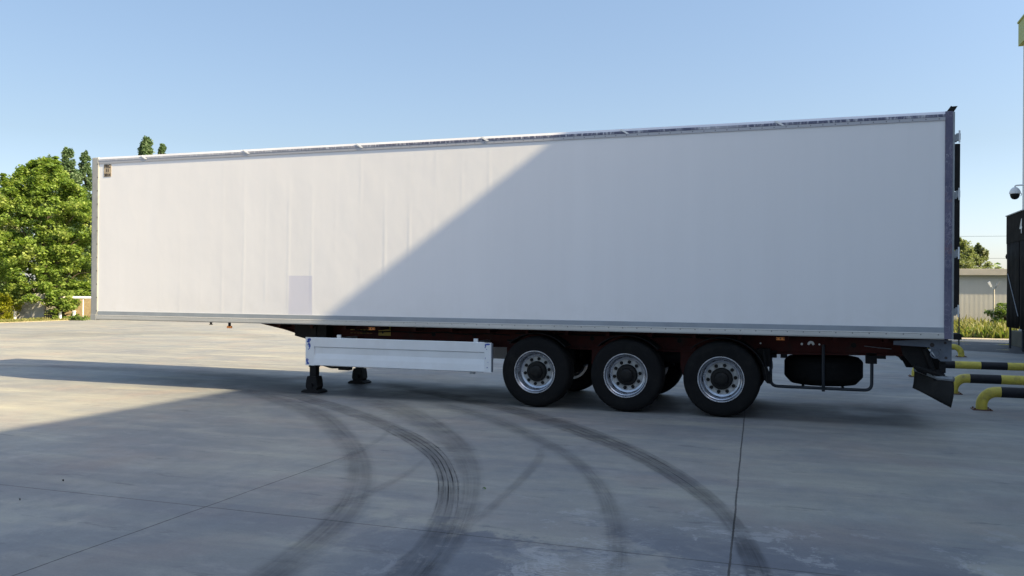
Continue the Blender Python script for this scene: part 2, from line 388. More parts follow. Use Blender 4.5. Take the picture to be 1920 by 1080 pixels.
def lathe(bm, prof, c, seg=48, skip=None, axis='y', sgn=1):
    """prof list of (r, h); axis y: h along y from c"""
    rings = []
    for r, h in prof:
        ring = []
        for k in range(seg):
            a = 2*math.pi*k/seg
            if axis == 'y': co = Vector((c[0]+r*math.cos(a), c[1]+sgn*h, c[2]+r*math.sin(a)))
            else: co = Vector((c[0]+r*math.cos(a), c[1]+r*math.sin(a), c[2]+sgn*h))
            ring.append(bm.verts.new(co))
        rings.append(ring)
    for i in range(len(prof)-1):
        for k in range(seg):
            if skip and skip(i, k): continue
            bm.faces.new((rings[i][k], rings[i][(k+1) % seg], rings[i+1][(k+1) % seg], rings[i+1][k]))
    return rings
def fillet(pts, r, n=5):
    pts = [Vector(p) for p in pts]; out = [pts[0]]
    for i in range(1, len(pts)-1):
        a, b, c = pts[i-1], pts[i], pts[i+1]
        u = (a-b).normalized(); v = (c-b).normalized()
        p0, p1 = b+u*r, b+v*r
        for k in range(n+1):
            t = k/n; out.append(p0*(1-t)**2+b*2*t*(1-t)+p1*t*t)
    out.append(pts[-1]); return out
def empty(name, loc=(0, 0, 0)):
    o = bpy.data.objects.new(name, None); o.empty_display_size = .3; col.objects.link(o); o.location = loc; return o
def tag(o, label, cat, group=None, kind=None):
    o['label'] = label; o['category'] = cat
    if group: o['group'] = group
    if kind: o['kind'] = kind
    return o
def struct(o, label=None):
    o['kind'] = 'structure'
    if label: o['label'] = label
    return o
def quads_obj(name, V, mat, parent=None, smooth=False):
    """V: (n,4,3) array of separate quads"""
    n = len(V); me = bpy.data.meshes.new(name)
    me.vertices.add(n*4); me.vertices.foreach_set('co', V.reshape(-1).astype(np.float32))
    me.loops.add(n*4); me.loops.foreach_set('vertex_index', np.arange(n*4, dtype=np.int32))
    me.polygons.add(n); me.polygons.foreach_set('loop_start', np.arange(0, n*4, 4, dtype=np.int32))
    me.update(calc_edges=True); me.materials.append(MAT[mat])
    o = bpy.data.objects.new(name, me); col.objects.link(o)
    if parent: o.parent = parent
    return o
def text_obj(name, s, size, mat, loc, rot, parent=None, depth=.002, bold=0.):
    cu = bpy.data.curves.new(name, 'FONT'); cu.body = s; cu.size = size; cu.align_x = 'CENTER'; cu.align_y = 'CENTER'; cu.extrude = depth; cu.offset = bold
    t = bpy.data.objects.new(name, cu); col.objects.link(t); bpy.context.view_layer.update()
    me = bpy.data.meshes.new_from_object(t.evaluated_get(bpy.context.evaluated_depsgraph_get()))
    bpy.data.objects.remove(t)
    mt = Matrix.Translation(loc) @ rot
    me.transform(mt); me.materials.clear(); me.materials.append(MAT[mat])
    o = bpy.data.objects.new(name, me); col.objects.link(o)
    if parent: o.parent = parent
    return o

# ------------------------------------------------------------ ground
def sheet(name, pts, z, mat):
    bm = bmesh.new(); bm.faces.new([bm.verts.new((x, y, z)) for x, y in pts]); return struct(mesh_obj(name, bm, mat))
sheet('grass_terrain', [(-900, -900), (900, -900), (900, 900), (-900, 900)], -.05, 'soil')
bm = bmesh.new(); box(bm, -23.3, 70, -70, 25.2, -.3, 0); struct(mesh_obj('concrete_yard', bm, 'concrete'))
sheet('service_road', [(14.6, 22.0), (17.2, 22.5), (19.4, 21.75), (60, 21.75), (60, 25.15), (14.6, 25.15)], .004, 'paleground')
sheet('dark_ground', [(10, 19.2), (16.2, 17.0), (17.95, 16.0), (19.0, 15.6), (19.0, 21.6), (17.2, 22.4), (10, 24.2)], .004, 'darkground')  # very dark ground sheet with puddle patches
bm = bmesh.new(); box(bm, -23.5, -23.3, -70, 25.2, -.2, .025, .01); struct(mesh_obj('yard_kerb', bm, 'kerb'))

def catmull(P, n):
    P = [Vector(p) for p in P]; P = [2*P[0]-P[1]]+P+[2*P[-1]-P[-2]]; out = []
    m = len(P)-3
    for k in range(n+1):
        t = k/n*m; i = min(int(t), m-1); f = t-i
        a, b, c, d = P[i:i+4]
        out.append(.5*((2*b)+(c-a)*f+(2*a-5*b+4*c-d)*f*f+(3*b-a-3*c+d)*f**3))
    return out
def ribbon(name, left, right, mat, z, n=70):
    L = catmull([G(*p) for p in left], n); R = catmull([G(*p) for p in right], n)
    bm = bmesh.new(); uvl = bm.loops.layers.uv.new('UVMap')
    va = []; 
    for k in range(n+1): va.append([bm.verts.new((L[k].lerp(R[k], t).x, L[k].lerp(R[k], t).y, z)) for t in (0, .5, 1)])
    for k in range(n):
        for j in (0, 1):
            f = bm.faces.new((va[k][j], va[k][j+1], va[k+1][j+1], va[k+1][j]))
            for lp, uv in zip(f.loops, [(j/2, k/n), ((j+1)/2, k/n), ((j+1)/2, (k+1)/n), (j/2, (k+1)/n)]): lp[uvl].uv = uv
    me = bpy.data.meshes.new(name); bm.to_mesh(me); bm.free(); me.materials.append(mat)
    o = bpy.data.objects.new(name, me); col.objects.link(o); return struct(o)
tm = 'tyre_mark'
ribbon(tm, [(440, 737), (520, 742), (600, 764), (660, 784), (706, 802), (758, 830), (797, 858), (815, 890), (817, 929), (806, 967), (779, 1013), (735, 1058), (672, 1120)],
       [(440, 731), (530, 733), (610, 750), (680, 770), (734, 791), (797, 820), (836, 850), (859, 890), (864, 929), (860, 967), (846, 1010), (822, 1058), (780, 1120)],
       tyremark_mat('tyre mark with tread lines', .38, .72, .16), .004)
ribbon(tm, [(640, 748), (696, 766), (740, 786), (790, 815), (824, 848), (848, 885), (855, 920), (848, 965), (822, 1030), (768, 1085), (725, 1120)],
       [(640, 736), (710, 743), (775, 760), (830, 785), (880, 820), (906, 862), (912, 900), (905, 950), (880, 1010), (840, 1070), (800, 1120)],
       tyremark_mat('wide faint tyre mark', .32, 0, .3), .0055)
ribbon(tm, [(350, 714), (444, 737), (555, 778), (609, 822), (635, 853), (638, 889), (631, 920), (609, 955), (573, 990), (511, 1035), (440, 1085), (400, 1110)],
       [(350, 710), (480, 731), (608, 765), (668, 808), (700, 851), (712, 890), (705, 929), (685, 968), (650, 1010), (596, 1060), (560, 1085), (520, 1110)],
       tyremark_mat('inner grey tyre mark', .33, 0, .3), .007)
ribbon(tm, [(760, 750), (815, 765), (899, 790), (987, 828), (1040, 855), (1080, 887), (1103, 920), (1117, 950), (1124, 992), (1126, 1040), (1120, 1100)],
       [(770, 742), (860, 758), (952, 785), (1027, 820), (1089, 855), (1133, 895), (1163, 935), (1178, 970), (1187, 1000), (1190, 1040), (1185, 1100)],
       tyremark_mat('faded tyre mark', .28, .25, .35), .0085)
ribbon(tm, [(640, 716), (740, 730), (846, 752), (920, 768), (987, 787), (1057, 811), (1128, 838), (1187, 865), (1240, 895), (1290, 928), (1335, 965), (1362, 1005), (1385, 1055), (1400, 1120)],
       [(640, 710), (740, 720), (846, 738), (920, 752), (1000, 770), (1070, 790), (1140, 815), (1200, 840), (1262, 872), (1322, 912), (1374, 958), (1412, 1005), (1442, 1055), (1470, 1120)],
       tyremark_mat('strong outer tyre mark', .48, .6, .2), .010)
ribbon(tm, [(1000, 838), (1002, 855), (978, 885), (945, 920), (905, 955), (860, 985)], [(1022, 838), (1022, 862), (1000, 893), (960, 930), (925, 965), (880, 995)],
       tyremark_mat('short crossing tyre mark', .22, .2, .3), .0115, 30)
ribbon(tm, [(800, 855), (760, 884), (712, 910), (660, 936), (600, 958)], [(806, 866), (768, 893), (722, 920), (668, 946), (600, 972)],
       tyremark_mat('narrow crossing tyre mark', .18, 0, .3), .013, 30)
ribbon(tm, [(735, 798), (712, 818), (682, 838), (640, 858), (560, 890)], [(741, 801), (722, 824), (690, 845), (650, 866), (570, 900)],
       tyremark_mat('thin crossing tyre mark', .13, 0, .3), .0145, 24)
ribbon(tm, [(-60, 690), (60, 690), (180, 696), (330, 704), (460, 712), (640, 716)], [(-60, 684), (60, 684), (200, 688), (340, 692), (470, 700), (640, 707)],
       tyremark_mat('far tyre mark', .3, 0, .3), .016, 30)
ribbon(tm, [(-40, 640), (150, 634), (330, 630), (520, 641)], [(-40, 625), (150, 622), (330, 620), (520, 626)],
       tyremark_mat('far faint tyre mark', .14, 0, .35), .0175, 30)

# ------------------------------------------------------------ SEMI TRAILER
T = empty('semi_trailer', (0, 0, 0))
tag(T, 'long white refrigerated box semi trailer with three axles parked on concrete, front half sunlit', 'trailer')
ZT, ZB, L, W = 3.99, 1.14, 13.655, 2.6
# body: plain panels, near one finely divided
bm = bmesh.new(); box(bm, .10, 13.57, .012, W-.012, ZB+.03, ZT-.03)
mesh_obj('cargo_box', bm, 'panel', T)
# top rail: lower flange, taped strip, sloped bright lip
for s in (0, 1):
    bm = bmesh.new()
    pr = [(0, 3.885), (0, 3.93), (-.004, 3.93), (-.004, 3.96), (.0, 3.965), (.035, 4.0), (.09, 4.0), (.09, 3.885)]
    pr = [(y if not s else W-y, z) for y, z in pr]
    prism(bm, pr, .13, 13.57, 'x'); tr = mesh_obj('top_rail', bm, 'topr', T)
for x in (1.12, 3.21, 5.31, 7.41, 9.51, 11.59):
    bm = bmesh.new()
    prism(bm, [(x-.08, 3.985), (x-.045, 3.993), (x+.065, 3.922), (x+.025, 3.922)], -.009, .006)
    mesh_obj('rail_clip', bm, 'white', T)
bm = bmesh.new(); box(bm, .02, 13.6, .06, W-.06, 3.9, 3.995); mesh_obj('roof', bm, 'white', T)
# bottom rail
for s in (0, 1):
    bm = bmesh.new()
    pr = [(-.002, 1.14), (-.008, 1.155), (-.008, 1.215), (-.002, 1.222), (.02, 1.222), (.08, 1.14)]
    prism(bm, [(y if not s else W-y, z) for y, z in pr], .03, 13.57, 'x'); br = mesh_obj('bottom_rail', bm, 'botr', T)
    bm = bmesh.new()
    prism(bm, [(y if not s else W-y, z) for y, z in [(-.001, 1.224), (-.001, 1.288), (.02, 1.292), (.02, 1.224)]], .14, 13.57, 'x')
    mesh_obj('sealing_strip', bm, 'band', br)
bm = bmesh.new(); box(bm, .05, 13.55, .05, W-.05, 1.135, 1.17); mesh_obj('floor', bm, 'black', T)
# front corner posts with rivet holes, and foot
for s in (0, 1):
    bm = bmesh.new(); y0, y1 = (-.006, .12) if not s else (W-.12, W+.006)
    box(bm, -.02, .13, y0, y1, 1.21, 4.0, .02); cp = mesh_obj('corner_post', bm, 'post', T)
    bm = bmesh.new(); box(bm, -.02, .10, y0-.004, y1, 1.13, 1.235, .006); mesh_obj('post_foot', bm, 'post', cp)
bm = bmesh.new(); box(bm, -.012, .01, .12, W-.12, 1.15, 3.99); mesh_obj('front_wall', bm, 'white', T)
# approval sticker
bm = bmesh.new(); box(bm, .235, .40, .008, .0115, 3.65, 3.87); st = mesh_obj('approval_sticker', bm, 'tan', T); st['label'] = 'tan approval sticker with dark lettering'
R90 = Matrix.Rotation(math.pi/2, 4, 'X')
for s_, z in (('FRC', 3.835), ('11', 3.76), ('2014', 3.68)):
    text_obj('lettering', s_, .078 if s_ != '2014' else .068, 'ink', (.3175, .0065, z), R90, st, .001, .003)
# rear frame
for s in (0, 1):
    bm = bmesh.new(); y0, y1 = (-.010, .11) if not s else (W-.11, W+.010)
    box(bm, 13.565, 13.648, y0, y1, 1.145, 3.995, .004); rp = mesh_obj('rear_post', bm, 'rearpost', T)
    bm = bmesh.new(); box(bm, 13.6485, 13.672, y0+.002, y1, 1.145, 3.985, .003); mesh_obj('post_edge', bm, 'hinge', rp)
    # angled lamp bracket on the roof corner
    bm = bmesh.new(); ya, yb = (-.01, .30) if not s else (W-.3, W+.01)
    prism(bm, [(13.585, 3.998), (13.615, 4.035), (13.625, 4.058), (13.64, 4.05), (13.70, 4.052), (13.668, 3.998)], ya, yb); mesh_obj('roof_lamp_bracket', bm, 'black', T)
bm = bmesh.new(); box(bm, 13.60, 13.655, .11, W-.11, 1.2, 3.99); mesh_obj('rear_door', bm, 'white', T)
for s in (0, 1):
    ya, yb = (.004, .07) if not s else (W-.07, W-.004)
    for z0, z1 in ((1.47, 2.17), (2.27, 2.92), (3.0, 3.585)):
        bm = bmesh.new(); box(bm, 13.674, 13.735, ya, yb, z0, z1, .006); mesh_obj('door_edge_seal', bm, 'black', T)
    for z in (3.67, 2.955, 2.22, 1.50):
        bm = bmesh.new(); box(bm, 13.69, 13.737, ya-.012, yb, z-.045, z+.045, .008)
        box(bm, 13.668, 13.70, ya-.006, yb, z-.06, z+.03, .004); h = mesh_obj('door_hinge', bm, 'hinge', T)
        bm = bmesh.new(); tube(bm, [(13.722, ya-.018, z-.075), (13.722, ya-.018, z+.075)], .010, 8); mesh_obj('hinge_pin', bm, 'alu', h)
    bm = bmesh.new(); tube(bm, [(13.738, ya+.03, 1.07), (13.738, ya+.03, 1.46)], .008, 8); mesh_obj('lock_rod', bm, 'darksteel', T)
bm = bmesh.new(); box(bm, 13.672, 13.765, .0, .35, 1.14, 1.215, .01); box(bm, 13.672, 13.765, W-.35, W, 1.14, 1.215, .01); mesh_obj('rear_buffer', bm, 'black', T, split=True)
# chassis
beam = [(3.05, 1.13), (3.07, 1.11), (3.55, 1.02), (3.92, .925), (4.15, .86), (7.2, .83), (11.0, .84), (13.22, .88), (13.42, .90), (13.5, 1.13)]
for y in (.62, 1.86):
    bm = bmesh.new(); prism(bm, beam, y+.045, y+.06); cb = mesh_obj('chassis_beam', bm, 'red', T)
    bm = bmesh.new()
    low = [(x, z) for x, z in beam[1:-1]]
    for (xa, za), (xb, zb) in zip(low[:-1], low[1:]):
        prism(bm, [(xa, za), (xb, zb), (xb, zb+.018), (xa, za+.018)], y-.02, y+.12)
    box(bm, 3.1, 13.5, y-.02, y+.12, 1.112, 1.132); mesh_obj('beam_flange', bm, 'red', cb)
    bm = bmesh.new()
    for x in (5.05, 6.3, 7.0, 8.9, 10.2, 12.55): lathe(bm, [(.0001, 0), (.035, 0), (.035, .02)], (x, y+.042, 1.0), 10)
    mesh_obj('beam_hole', bm, 'black', cb, split=True)
for x in np.arange(.5, 13.4, .62):
    bm = bmesh.new()
    box(bm, x, x+.05, .35, W-.35, 1.06 if x > 3.5 else 1.128, 1.134); mesh_obj('cross_member', bm, 'red' if x > 3.5 else 'black', T)
bm = bmesh.new(); prism(bm, [(3.9, 1.13), (3.9, .93), (4.5, .8), (4.5, 1.13)], .40, .58); prism(bm, [(3.9, 1.13), (3.9, .93), (4.5, .8), (4.5, 1.13)], 2.02, 2.2); mesh_obj('leg_housing', bm, 'black', T, split=True)
# underside kingpin plate
bm = bmesh.new(); box(bm, .5, 2.2, .7, 1.9, 1.118, 1.132); mesh_obj('coupling_plate', bm, 'black', T)
# landing legs
for y in (.45, 1.97):
    bm = bmesh.new(); box(bm, 4.18, 4.32, y-.07, y+.07, .42, 1.12, .01); box(bm, 4.19, 4.31, y-.055, y+.055, .12, .45, .008)
    lg = mesh_obj('landing_leg', bm, 'black', T)
    bm = bmesh.new()
    prism(bm, [(4.15, .20), (4.17, .27), (4.33, .27), (4.35, .20), (4.36, .10), (4.33, .04), (4.17, .04), (4.14, .10)], y-.09, y+.09)
    prism(bm, [(4.08, .004), (4.08, .025), (4.14, .055), (4.36, .055), (4.42, .025), (4.42, .004)], y-.13, y+.13)
    tube(bm, [(4.25, y-.12, .13), (4.25, y+.12, .13)], .03, 10); mesh_obj('leg_foot', bm, 'black', lg)
bm = bmesh.new(); tube(bm, [(4.25, .5, .62), (4.25, 1.95, .62)], .025, 8)
for y0 in (.45,): tube(bm, [(4.3, .5, .55), (4.7, 1.2, .95)], .02, 8)
mesh_obj('leg_cross_shaft', bm, 'black', T)
bm = bmesh.new(); tube(bm, fillet([(4.32, .38, .50), (4.62, .36, .43), (5.0, .36, .45), (5.05, .36, .55)], .05), .018, 8); box(bm, 4.78, 4.98, .3, .42, .40, .47, .01)
mesh_obj('crank_handle', bm, 'black', T)
# side guard panels (near and far)
for s in (0, 1):
    fy = (lambda y: y) if not s else (lambda y: W-y)
    bm = bmesh.new()
    def pan(x0, x1, prof):
        prism(bm, [(fy(y), z) for y, z in prof], x0, x1, 'x')
    z0, z1 = .485, .935
    pan(4.345, 4.50, [(.03, z0), (.028, z1), (.06, z1), (.06, z0)])
    pan(7.41, 7.52, [(.03, z0+.005), (.028, z1-.005), (.06, z1-.005), (.06, z0+.005)])
    pan(4.50, 7.41, [(.038, z0), (.026, z0+.012), (.034, .60), (.046, .68), (.044, .775), (.030, .79), (.028, z1-.01), (.034, z1), (.07, z1), (.07, z0)])
    sg = mesh_obj('side_guard', bm, 'skirt', T)
    bm = bmesh.new(); box(bm, 7.515, 7.54, min(fy(.03), fy(.065)), max(fy(.03), fy(.065)), .50, .92, .004); mesh_obj('end_cap', bm, 'plate', sg)
    for x in (4.93, 7.26):
        bm = bmesh.new(); a, b = sorted((fy(.06), fy(.085))); box(bm, x-.035, x+.035, a, b, .90, .985, .004)
        a, b = sorted((fy(.08), fy(.62))); box(bm, x-.02, x+.02, a, b, .9, .94); box(bm, x-.02, x+.02, a, b, .50, .54)
        mesh_obj('guard_bracket', bm, 'alu', sg, split=True)
    bm = bmesh.new(); a, b = sorted((fy(.05), fy(.09))); box(bm, 7.17, 7.25, a, b, .455, .485, .004); mesh_obj('guard_clip', bm, 'hinge', sg)
    if not s:
        bm = bmesh.new(); rr = random.Random(3)
        def scrap(cx, cz, w_, h_, n=7):
            pts = [(cx+w_*math.cos(2*math.pi*i/n)*rr.uniform(.5, 1), cz+h_*math.sin(2*math.pi*i/n)*rr.uniform(.5, 1)) for i in range(n)]
            prism(bm, pts, .0255, .0275)
        for cx, cz, a, b in ((4.41, .90, .055, .032), (4.395, .865, .035, .025), (4.42, .80, .022, .045), (4.405, .835, .012, .02), (4.39, .82, .01, .02), (4.42, .765, .012, .02), (4.40, .745, .008, .018),
                             (4.375, .56, .022, .05), (4.39, .52, .034, .02), (4.40, .575, .008, .012),
                             (7.46, .905, .055, .02), (7.43, .885, .014, .022), (7.425, .86, .010, .02), (7.45, .83, .006, .01), (7.43, .70, .005, .02), (7.47, .64, .02, .003), (7.46, .56, .012, .01)):
            scrap(cx, cz, a, b)
        tp = mesh_obj('tape_scrap', bm, 'blue', sg, split=True)
# wheels
AX = (8.18, 9.525, 10.84)
def wheel(x, s, holes):
    """s = 0 near side, 1 far side; returns the wheel part with tyre, rim, hub"""
    yc = .08 if not s else W-.08; sg = 1 if not s else -1; c = (x, yc, .52)
    bm = bmesh.new()
    prof = [(.300, .012), (.315, .0), (.345, .002), (.40, -.006), (.455, -.002), (.49, .012), (.508, .035), (.515, .065)]
    tread = []
    for g in (.125, .195, .265): tread += [(.519, g-.008), (.505, g-.006), (.505, g+.006), (.519, g+.008)]
    prof += tread + [(.515, .32), (.508, .35), (.49, .373), (.455, .387), (.40, .39), (.345, .383), (.30, .37)]
    lathe(bm, prof, c, 72, sgn=sg); ty = mesh_obj('wheel', bm, 'rubber', T, True)
    bm = bmesh.new()
    lathe(bm, [(.302, .014), (.314, .004), (.312, -.004), (.302, -.004), (.293, .004), (.290, .02), (.279, .03), (.272, .035), (.266, .06), (.262, .115), (.250, .14), (.222, .148)], c, 60, sgn=sg,
          skip=(lambda i, k: i == 9 and (k % 6) in (0, 1)) if holes else None)
    lathe(bm, [(.262, .15), (.262, .38), (.30, .385)], c, 48, sgn=sg)
    mesh_obj('rim', bm, 'rim', ty, True)
    bm = bmesh.new(); lathe(bm, [(.2222, .148), (.218, .1385), (.15, .1385), (.15, .16)], c, 60, sgn=sg); mesh_obj('wheel_disc', bm, 'disc', ty, True)
    bm = bmesh.new()
    lathe(bm, [(.15, .15), (.15, .10), (.138, .085), (.10, .08), (.095, .05), (.08, .035), (.04, .03), (.0005, .03)], c, 40, sgn=sg); mesh_obj('hub', bm, 'hub', ty, True)
    a0 = {0: .17, 1: .15, 2: .1}[AX.index(x)]
    for k in range(10):
        a = a0+2*math.pi*k/10; cc = (x+.186*math.cos(a), yc, .52+.186*math.sin(a))
        bm = bmesh.new(); lathe(bm, [(.024, .1384), (.026, .128), (.022, .122), (.020, .108), (.015, .104), (.0003, .104)], cc, 8, sgn=sg); mesh_obj('wheel_nut', bm, 'hub', ty)
    return ty
for i in range(3):
    for s in (0, 1): wheel(AX[i], s, i != 0)
for i in range(3):
    x = AX[i]
    bm = bmesh.new(); tube(bm, [(x, .3, .52), (x, 2.3, .52)], .063, 14)
    lathe(bm, [(.21, 0), (.21, .16), (.08, .18)], (x, .36, .52), 24); lathe(bm, [(.21, 0), (.21, -.16), (.08, -.18)], (x, 2.24, .52), 24)
    mesh_obj('axle', bm, 'black', T)
    for y in (.62, 1.9):
        bm = bmesh.new()
        prism(bm, [(x-.62, .92), (x-.40, .92), (x-.42, .62), (x-.48, .50), (x-.58, .50), (x-.62, .62)], y, y+.08)
        prism(bm, [(x-.55, .52), (x-.1, .60), (x+.1, .60), (x+.42, .56), (x+.42, .53), (x+.1, .44), (x-.1, .44), (x-.55, .56)], y+.0, y+.09)
        mesh_obj('suspension_arm', bm, 'red' if y < 1 else 'black', T)
        bm = bmesh.new(); lathe(bm, [(.001, .57), (.10, .575), (.13, .62), (.12, .68), (.13, .75), (.12, .84), (.001, .85)], (x+.33, y+.04, 0), 20, axis='z'); mesh_obj('air_spring', bm, 'rubber', T, True)
# underbody: mudguards over wheels, hangers, tanks
for s in (0, 1):
    ya, yb = (.13, .48) if not s else (W-.48, W-.13)
    for i in range(3):
        x = AX[i]; bm = bmesh.new(); pts = []
        a0, a1 = math.radians(42 if i < 2 else -2), math.radians(135)
        n = 14
        o_ = [(x+.60*math.cos(a0+(a1-a0)*k/n), .52+.57*math.sin(a0+(a1-a0)*k/n)) for k in range(n+1)]
        i_ = [(x+.592*math.cos(a0+(a1-a0)*k/n), .52+.562*math.sin(a0+(a1-a0)*k/n)) for k in range(n+1)][::-1]
        for k in range(n):
            prism(bm, [o_[k], o_[k+1], i_[n-k-1], i_[n-k]], ya, yb)
        mesh_obj('mudguard', bm, 'black', T)
bm = bmesh.new(); box(bm, 7.55, 7.9, .66, .8, .66, .95); box(bm, 7.62, 8.3, .9, 1.7, .7, .95, .04); mesh_obj('suspension_hanger', bm, 'black', T)
bm = bmesh.new(); tube(bm, [(9.0, .95, .78), (10.3, .95, .78)], .12, 18); mesh_obj('air_tank', bm, 'black', T, True)
bm = bmesh.new(); box(bm, 11.28, 11.47, .5, .64, .68, .93, .01)
tube(bm, fillet([(11.38, .35, .93), (11.40, .33, .75), (11.43, .33, .62), (11.46, .30, .55)], .05), .022, 8)
prism(bm, [(11.36, .70), (11.42, .70), (11.475, .55), (11.48, .47), (11.44, .475), (11.40, .52)], .25, .55); mesh_obj('rear_wheel_flap', bm, 'black', T)
for k_, (xa, xb, zz) in enumerate(((4.9, 7.6, 1.04), (7.7, 10.9, 1.07))):
    bm = bmesh.new(); tube(bm, [(xa+(xb-xa)*t/12, .62+.01*math.sin(t*1.3), zz-.025*abs(math.sin(t*.9+k_))) for t in range(13)], .011, 6)
    mesh_obj('air_hose', bm, 'black', T, True)
for i in range(3):
    x = AX[i]
    bm = bmesh.new(); tube(bm, fillet([(x+.15, .6, 1.02), (x+.22, .52, .86), (x+.12, .48, .70), (x+.03, .46, .56)], .06), .012, 6); mesh_obj('brake_hose', bm, 'black', T, True)
    bm = bmesh.new(); lathe(bm, [(.0005, 0), (.03, 0), (.03, .05), (.0005, .05)], (x+.13, .60, 1.05), 10); mesh_obj('valve', bm, 'rust', T)
# spare wheel lying flat with its carrier
SX, SY = 12.17, 1.15
bm = bmesh.new(); lathe(bm, [(.30, .46), (.38, .415), (.44, .425), (.515, .505), (.53, .53), (.53, .73), (.518, .755), (.47, .80), (.40, .815), (.30, .79), (.28, .64), (.30, .46)], (SX, SY, 0), 56, axis='z')
sp = mesh_obj('spare_wheel', bm, 'rubber', T, True)
bm = bmesh.new()
cx0, cx1 = 11.47, 12.78
tube(bm, fillet([(cx0, .66, .86), (cx0, .66, .40), (cx1, .66, .395), (cx1, .66, .86)], .10, 7), .022, 10)
tube(bm, [(11.9, .66, .395), (11.9, 1.65, .43)], .02, 8); tube(bm, [(12.42, .66, .395), (12.42, 1.65, .43)], .02, 8)
tube(bm, fillet([(12.16, .60, 1.0), (12.16, .59, .6), (12.165, .62, .36)], .05), .022, 8)
mesh_obj('spare_wheel_carrier', bm, 'darksteel', T, True)
bm = bmesh.new()
box(bm, 11.40, 11.55, .60, .72, .80, .90, .005); box(bm, 12.70, 12.84, .60, .72, .76, .90, .005); box(bm, 12.84, 12.95, .60, .7, .83, .88, .005)
box(bm, 11.6, 11.69, .62, .72, .80, .87, .004); mesh_obj('carrier_bracket', bm, 'black', T, split=True)
# winch fittings on the chassis above the spare
bm = bmesh.new(); prism(bm, [(12.0-.05+.1*0, 1.0)]+[(12.0-.045*math.cos(a), 1.0+.045*math.sin(a)) for a in np.linspace(.1, 3.04, 9)]+[(12.05, 1.0), (12.025, .985), (12.0, 1.015), (11.975, .985)], .655, .66)
lathe(bm, [(.0003, -.01), (.016, -.01), (.016, 0)], (11.88, .66, 1.0), 10); lathe(bm, [(.0003, -.01), (.012, -.01), (.012, 0)], (12.11, .66, 1.0), 10); lathe(bm, [(.0003, -.01), (.012, -.01), (.012, 0)], (11.33, .66, .995), 10)
mesh_obj('winch_fitting', bm, 'alu', T, split=True)
bm = bmesh.new(); tube(bm, [(12.68, .645, .995), (13.02, .645, .965)], .006, 6); mesh_obj('loose_strap', bm, 'hinge', T)
# amber markers
def marker(x, y, z, kind):
    bm = bmesh.new()
    if kind == 'hang':
        box(bm, x-.05, x+.05, y-.012, y+.012, z-.02, z+.02, .009); o = mesh_obj('marker_lamp', bm, 'orange', T)
        bm = bmesh.new(); tube(bm, [(x, y, z+.015), (x, y, z+.08)], .022, 8); mesh_obj('lamp_stem', bm, 'black', o)
    else:
        box(bm, x-.055, x+.055, y-.010, y+.012, z-.02, z+.02, .006); o = mesh_obj('marker_lamp', bm, 'orange', T)
        bm = bmesh.new(); lathe(bm, [(.0003, -.013), (.011, -.013), (.011, -.010)], (x, y, z), 8)
        for dx in (-.045, .045): box(bm, x+dx-.006, x+dx+.006, y-.013, y-.0102, z-.008, z+.008)
        mesh_obj('lamp_lens', bm, 'rust', o)
    return o
marker(2.885, .03, 1.065, 'hang'); marker(5.47, .15, 1.09, 'flat'); marker(11.61, .15, 1.092, 'flat')
bm = bmesh.new(); tube(bm, [(2.42, .15, 1.14), (2.42, .15, 1.12), (2.42, .15, 1.105), (2.42, .15, 1.09)], .02, 10, radii=[.035, .018, .018, .035]); mesh_obj('rubber_stop', bm, 'black', T)
bm = bmesh.new(); box(bm, 5.32, 5.54, .652, .660, .955, 1.105); ws = mesh_obj('warning_sticker', bm, 'sticker', T)
bm = bmesh.new(); prism(bm, [(5.385, 1.0), (5.40, 1.045), (5.415, 1.0), (5.405, .985), (5.395, .985)], .648, .6515); mesh_obj('sticker_mark', bm, 'ink', ws)
bm = bmesh.new()
for k in range(7): box(bm, 4.80+k*.06, 4.845+k*.06, .655, .660, 1.035, 1.047); box(bm, 4.80+k*.06, 4.845+k*.06, .655, .660, .985, .99)
mesh_obj('serial_plate', bm, 'sticker', T)
